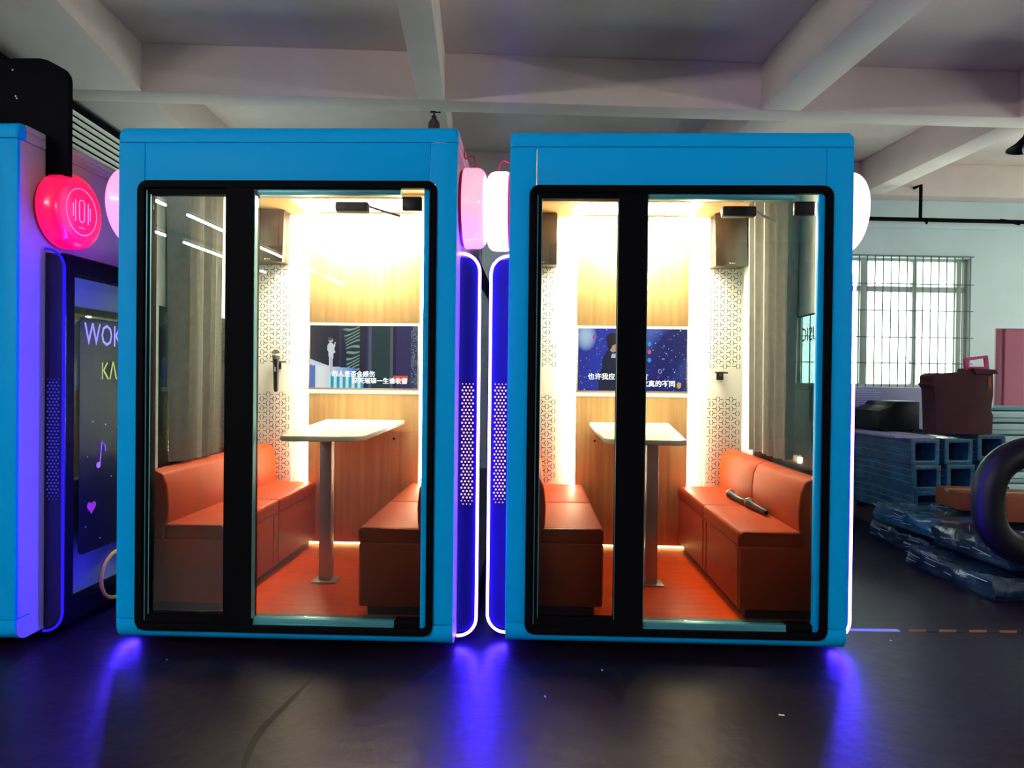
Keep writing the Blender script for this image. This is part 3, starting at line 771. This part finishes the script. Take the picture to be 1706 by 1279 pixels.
# ------------------------------------------------------------------ microphones
micg = pmat('mic_grille', (.012, .012, .015), .4, bump=.6, bscale=900); micb = pmat('mic_body', (.006, .006, .010), .3, spec=.25)
def mic(loc, rot, lab, k=1.0):
    T = thing('microphone', lab, 'microphone', loc); T.rotation_euler = rot; T.scale = (k, k, k)
    MB().lathe([(0, .262), (.012, .260), (.021, .250), (.0255, .235), (.0255, .220), (.021, .200), (.018, .196), (0, .196)], 20).build('grille_head', micg, T)
    MB().lathe([(0, .0), (.014, .0), (.0155, .006), (.0160, .04), (.0175, .12), (.0195, .190), (.0215, .198), (.0205, .206), (0, .206)], 20).build('handle', micb, T)
    MB().lathe([(.0262, .222), (.0275, .225), (.0275, .231), (.0262, .234)], 20).build('grille_band', steel, T)
    MB().box(-.004, .004, -.0195, -.016, .12, .15).build('switch', steel, T, bevel=.001)
    MB().lathe([(0, -.012), (.010, -.011), (.0145, 0), (.0145, .002), (0, .002)], 16).build('end_cap', blackp, T)
# two microphones lying end to end on the bench of the right booth
p1 = local(*BC['R'], .515, 1.02, FZ+.405+.0275); p2 = local(*BC['R'], .535, .60, FZ+.405+.0275)
mic(local(*BC['R'], .530, .74, FZ+.405+.021), (-PI/2+.035, 0, .035), 'black microphone on the orange bench, the farther of the two')
mic(local(*BC['R'], .548, .46, FZ+.405+.021), (-PI/2+.035, 0, .03), 'black microphone on the orange bench, the nearer of the two')
# mic hung on the back wall of the left booth
def holder(cx, cy, u, z, lab):
    T = thing('microphone_holder', lab, 'holder', local(cx, cy, u, BWV-.0125, z), TH)
    MB().box(-.022, .022, -.014, 0, -.03, .02).build('wall_plate', blackp, T, bevel=.003)
    MB().tube([(-.03*math.cos(t*PI/8), -.045+(-.0)*1-.03*math.sin(t*PI/8)*1+.03, .018) for t in range(9)], .006, 8).tube([(0, -.01, .0), (0, -.04, .015)], .008, 8).build('clip', blackp, T)
    MB().tube([(.02, -.012, .018), (.05, -.014, .016)], .005, 6).build('hook', blackp, T)
holder(*BC['R'], .565, 1.262, 'small black microphone clip on the back wall of the right booth')
holder(*BC['L'], -.565, 1.30, 'small black clip holding a microphone on the back wall of the left booth')
mic(local(*BC['L'], -.565, BWV-.048, 1.135), (.03, 0, TH), 'black microphone hanging on the back wall of the left booth', 1.0)
# cable grommets in the wood panels
for key, u in (('L', .20), ('R', -.235)):
    o = MB().lathe([(0, 0), (.008, 0), (.008, .003), (0, .003)], 12, Matrix.Rotation(PI/2, 4, 'X')).build('cable_grommet', blackp)
    o.location = local(*BC[key], u, BWV-.0305, .83)
    tag(o, 'small black cable grommet in the wood panel of the %s booth' % ('left' if key == 'L' else 'right'), 'grommet')

fold = pmat('film_fold', (.40, .58, .58), .2)
foldd = pmat('film_fold_dim', (.07, .20, .26), .2)
# ------------------------------------------------------------------ stored goods at the right
def wrapped_duct(i, lab, px, ztop, y, w=.235, h=.205, L=1.5, tilt=0, rz=.10):
    p = un(px, 700, y)
    T = thing('wrapped_frame_box', lab, 'box', (p.x, y, ztop-h), rz, None)
    t = .032
    m = MB().box(0, w, .012, L, 0, t*.5).box(0, w, .012, L, h-t*.5, h).box(0, t*.5, .012, L, t*.5, h-t*.5).box(w-t*.5, w, .012, L, t*.5, h-t*.5)
    m.build('wrapped_body', filmteal, T)
    o = [(a, b) for a, b in rrect(-.006, w+.006, -.003, h+.003, .012, 3)]; q = [(a, b) for a, b in rrect(t, w-t, t, h-t, .010, 3)]
    MB().ring(o, q, -.004, .014).build('end_flange', filmteal, T, bevel=.002)
    MB().box(t*.5, w-t*.5, .25, .26, t*.5, h-t*.5).build('cavity_shade', dark, T)  # dark sheet stands for the shade inside the hollow box
    b = MB()
    for x, z in [(w*k/4, zz) for k in (1, 2, 3) for zz in (t*.45, h-t*.45)]+[(xx, h*k/4) for k in (1, 2, 3) for xx in (t*.45, w-t*.45)]:
        b.lathe([(0, -.001), (.0045, -.001), (.0045, .001), (0, .001)], 8, Matrix.Translation((x, -.0045, z)) @ Matrix.Rotation(PI/2, 4, 'X'))
    b.build('bolt_holes', dark, T, smooth=False)
    f_ = MB()
    for zz in (.3, .55, .8):
        f_.tube([(-.004, .02, h*zz), (-.005, L*.4, h*(zz+.06)), (-.004, L-.05, h*(zz-.05))], .0016, 5)
    tag(f_.build('film_folds', pmat('film_fold_%d' % len(MATS), (.25, .45, .5), .2), T), kind='stuff')
    return T
YS = 2.50
cols = [(1519, 'left'), (1575, 'middle'), (1630, 'right')]
lv_ = ['top', 'second', 'third']
for ci, (px, cn) in enumerate(cols):
    for k in range(3):
        zt = .775+(.03 if ci == 2 else 0)-k*.212
        wrapped_duct(0, 'teal film-wrapped hollow frame box, %s from the top of the %s column' % (('topmost', 'second', 'third')[k], cn) if k else 'teal film-wrapped hollow frame box at the top of the %s column' % cn, px+(3*k if ci == 0 else 4*k), zt, YS+.055*ci)
# pallet under them
T = thing('pallet', 'dark wooden pallet under the stacked teal frame boxes', 'pallet', (3.26, 2.60, 0), .10)
for k in range(5): MB().box(-.06, .85, k*.30, k*.30+.18, .11, .135).build('deck_board', plinthm, T)
for k in range(3): MB().box(-.06+k*.40, .03+k*.40, 0, 1.40, 0, .11).build('bearer', plinthm, T)
# white board and black case on the stack
p = un(1442, 706, 3.2)
zt = .775+.003
T = thing('white_board', 'thin white board lying on the teal boxes under the black case', 'board', (3.10, 2.52, zt), .10)
MB().box(0, .36, .0, .95, 0, .018).build('board_sheet', lav, T, bevel=.002)
T = thing('black_case', 'black equipment case lying on the stacked boxes beside the carton', 'case', (3.24, 3.02, zt+.019), .10)
MB().prism([(0, .02), (.02, 0), (.38, 0), (.38, .26), (.16, .26), (.13, .225), (0, .18)], 0, .42, 'y').build('case_body', blackp, T, bevel=.006)
MB().box(.17, .37, .02, .40, .26, .268).build('case_lid', pmat('case_lid_grey', (.25, .33, .33), .3), T, bevel=.002)
MB().box(.03, .08, -.012, 0, .0, .02).box(.30, .35, -.012, 0, .0, .02).build('case_feet', blackp, T)
# maroon carton
q0 = un(1556, 720, 2.60); zc0 = .809
T = thing('crushed_carton', 'dark maroon crushed cardboard carton on top of the boxes before the window', 'carton', (q0.x, 2.60, zc0), .06)
m = MB(); prof = [(.02, 0), (.54, 0), (.545, .16), (.525, .20), (.545, .33), (.54, .535), (.34, .545), (.335, .515), (.10, .50), (.03, .505), (-.02, .48), (-.015, .43), (-.035, .41), (.0, .37), (.01, .2)]
m.prism([(x*.93, z) for x, z in prof], 0, .17, 'y').build('carton_body', cardm, T, bevel=.006)
MB().box(.10, .42, -.006, .001, .245, .250).build('carton_crease', plinthm, T)
MB().box(.455, .485, -.003, .0, .38, .48).build('carton_print', orangec, T)
MB().prism([(.31, .545), (.50, .535), (.52, .50), (.33, .50)], -.03, .0, 'y').build('carton_flap', cardm, T)
T = thing('pink_frame', 'small hot pink plastic frame standing on the maroon carton', 'frame', (un(1609, 600, 2.66).x, 2.66, zc0+.53), .0)
MB().ring([(0, 0), (.20, 0), (.185, .125), (.0-.012, .10)], [(.03, .03), (.165, .03), (.155, .10), (.022, .078)], 0, .02).build('frame_ring', pmat('hot_pink', (.75, .05, .22), .4), T, bevel=.003)
# lavender printed carton behind
q1 = un(1424, 706, 3.75)
T = thing('printed_carton', 'long pale lavender carton covered with fine print, behind the black case', 'carton', (3.12, 3.55, .812), .10)
MB().box(0, .95, 0, .5, 0, .37).build('carton_body', lav, T, bevel=.004)
pr = MB(); rnd = random.Random(4)
for j in range(9):
    x = .02
    while x < .42:
        w = rnd.uniform(.01, .05)
        if .0 < x and x+w < .45: pr.box(x, x+w, -.0012, 0, .34-j*.022, .346-j*.022)
        x += w+.008
tag(pr.build('print_lines', pmat('print_grey', (.75, .78, .95), .6), T, smooth=False), kind='stuff')
MB().tube([(.20, -.006, .10), (.235, -.006, .095), (.262, -.006, .115), (.258, -.006, .15), (.215, -.006, .16)], .010, 6).build('print_hook', blackp, T)
# foam sheet piles at the far right
fx = un(1655, 700, 3.6).x
for k in range(8):
    o = MB(); z0 = .12*k
    rnd = random.Random(k)
    dx = rnd.uniform(-.03, .03)
    T = thing('foam_sheet_bundle', ('white film-wrapped foam bundle, %s of the far right pile' % ['lowest', 'second from the bottom', 'third from the bottom', 'fourth from the bottom', 'fourth from the top', 'third from the top', 'second from the top', 'topmost'][k]), 'bundle', (fx+dx, 3.75, z0), .05)
    MB().box(0, 1.3, 0, 1.0, .006, .112).build('sheet_block', foam, T, bevel=.02, seg=3)
    MB().box(-.004, 1.304, -.004, 1.004, .05, .056).build('wrap_edge', filmteal, T)
# pink panels at far right
for k, (px0, px1, mt, nm) in enumerate(((1660, 1673, pinkd, 'narrow dark pink panel leaning at the far right beside the broad one'), (1675, 1800, pinkm, 'broad pink panel leaning behind the foam pile at the far right'))):
    a, b = un(px0, 547, 5.2-k*.02), un(px1, 547, 5.2-k*.02)
    T = thing('leaning_panel', nm, 'panel', (a.x, 5.2-k*.02, 0), 0)
    MB().box(0, b.x-a.x, 0, .03, 0, a.z).build('panel_sheet', mt, T, bevel=.003)
    MB().box(.0, b.x-a.x, -.006, .0, a.z-.02, a.z).build('panel_edge', pinkd, T)
T = thing('teal_sheet', 'teal flat sheet resting on top of the foam pile', 'sheet', (fx, 3.85, .962), .05)
MB().box(0, 1.3, 0, .9, 0, .02).build('sheet_body', alu, T, bevel=.003)

# film wrapped packs on the floor
def pack(lab, x0, y0, z0, sx, sy, sz, rz, seed, mat):
    rnd = random.Random(seed)
    T = thing('wrapped_pack', lab, 'pack', (x0, y0, z0), rz)
    bm = bmesh.new(); bmesh.ops.create_cube(bm, size=1)
    bmesh.ops.transform(bm, matrix=Matrix.Translation((sx/2, sy/2, sz/2)) @ Matrix.Diagonal((sx, sy, sz, 1)), verts=bm.verts)
    bmesh.ops.subdivide_edges(bm, edges=bm.edges, cuts=14, use_grid_fill=True)
    from mathutils import noise
    for v in bm.verts:
        n = noise.noise_vector(v.co*9+Vector((seed*3.1, 0, 0)))*.022+noise.noise_vector(v.co*24+Vector((0, seed, 0)))*.008
        k = 1-.25*abs((v.co.z/sz-.5)*2)**3
        c = Vector((sx/2, sy/2, sz/2)); d = v.co-c
        v.co = c+Vector((d.x*(.94+.06*k), d.y*(.94+.06*k), d.z))+n*(1 if v.co.z > .02 else .3)
        v.co.z = max(0, v.co.z)
    m = MB(); m.bm.free(); m.bm = bm
    m.build('wrapped_body', mat, T)
    f_ = MB()
    for k in range(9):
        y = rnd.uniform(.02, sy-.02); z = rnd.uniform(.3, .9)*sz
        f_.tube([(-.004+rnd.uniform(-.01, .005), y, z), (rnd.uniform(-.01, .0), min(sy, y+rnd.uniform(.05, .2)), z+rnd.uniform(-.02, .02))], .0025, 4)
    for k in range(12):
        x = rnd.uniform(.02, sx*.8); y = rnd.uniform(.02, sy-.1)
        f_.tube([(x, y, sz+.006), (x+rnd.uniform(-.1, .1), y+rnd.uniform(.03, .12), sz+.008)], .0022, 4)
    tag(f_.build('film_folds', fold, T), kind='stuff')

pack('navy film-wrapped pack on the floor, bottom of the farther pile', 2.88, 1.68, 0, 1.2, .74, .13, .02, 1, filmnavy)
pack('pale film-wrapped pack on the floor, top of the farther pile', 2.92, 1.70, .15, 1.2, .72, .13, .05, 2, filmteal)
pack('navy film-wrapped pack nearest the camera, bottom of the near pile', 2.72, .84, 0, 1.3, .78, .13, .04, 3, filmnavy)
pack('navy film-wrapped pack on top of the near pile', 2.86, .90, .155, 1.2, .70, .14, .02, 4, filmnavy)
# orange cartons on the packs
for k, (px, y, z0, w, h, lab) in enumerate(((1598, 1.95, .305, .42, .13, 'orange cardboard carton on the wrapped packs, left of the black loop'), (1679, 1.5, .315, .45, .17, 'orange cardboard carton on the wrapped packs, seen through the black loop'))):
    p = un(px, 830, y)
    T = thing('orange_carton', lab, 'carton', (p.x, y, z0), -.12)
    MB().box(0, w, 0, .35, 0, h).build('carton_body', orangec, T, bevel=.006)
    MB().box(-.003, w+.003, .15, .20, h-.02, h+.002).build('tape_strip', pmat('carton_tape_%d' % k, (.6, .35, .15), .3), T)
# black looped chair at the right edge
T = thing('lounge_chair', 'black chair with a fat looped armrest at the right edge of the photo', 'chair', (2.98, .30, 0), 0)
loop = []
pc = un(1752, 836, .20); ax, az = pc.x-2.98, pc.z
for k in range(48):
    t = 2*PI*k/48; c, s_ = math.cos(t), math.sin(t)
    rx, rz_ = .30, .245
    loop.append((ax+rx*math.copysign(abs(c)**.8, c), -.10, az+rz_*math.copysign(abs(s_)**.8, s_)))
MB().tube(loop, .068, 16, closed=True).build('loop_armrest', blackp, T)
MB().box(.0, .5, -.05, .45, .40, .48).build('seat', blackp, T, bevel=.03, seg=3)
MB().box(.05, .45, .40, .48, .46, 1.0).build('backrest', blackp, T, bevel=.03, seg=3)
MB().tube([(.25, .2, .03), (.25, .2, .42)], .03, 12).build('column', blackm, T)
MB().lathe([(0, 0), (.24, 0), (.24, .015), (.05, .035), (0, .035)], 32, Matrix.Translation((.25, .2, 0))).build('foot_disc', blackm, T)
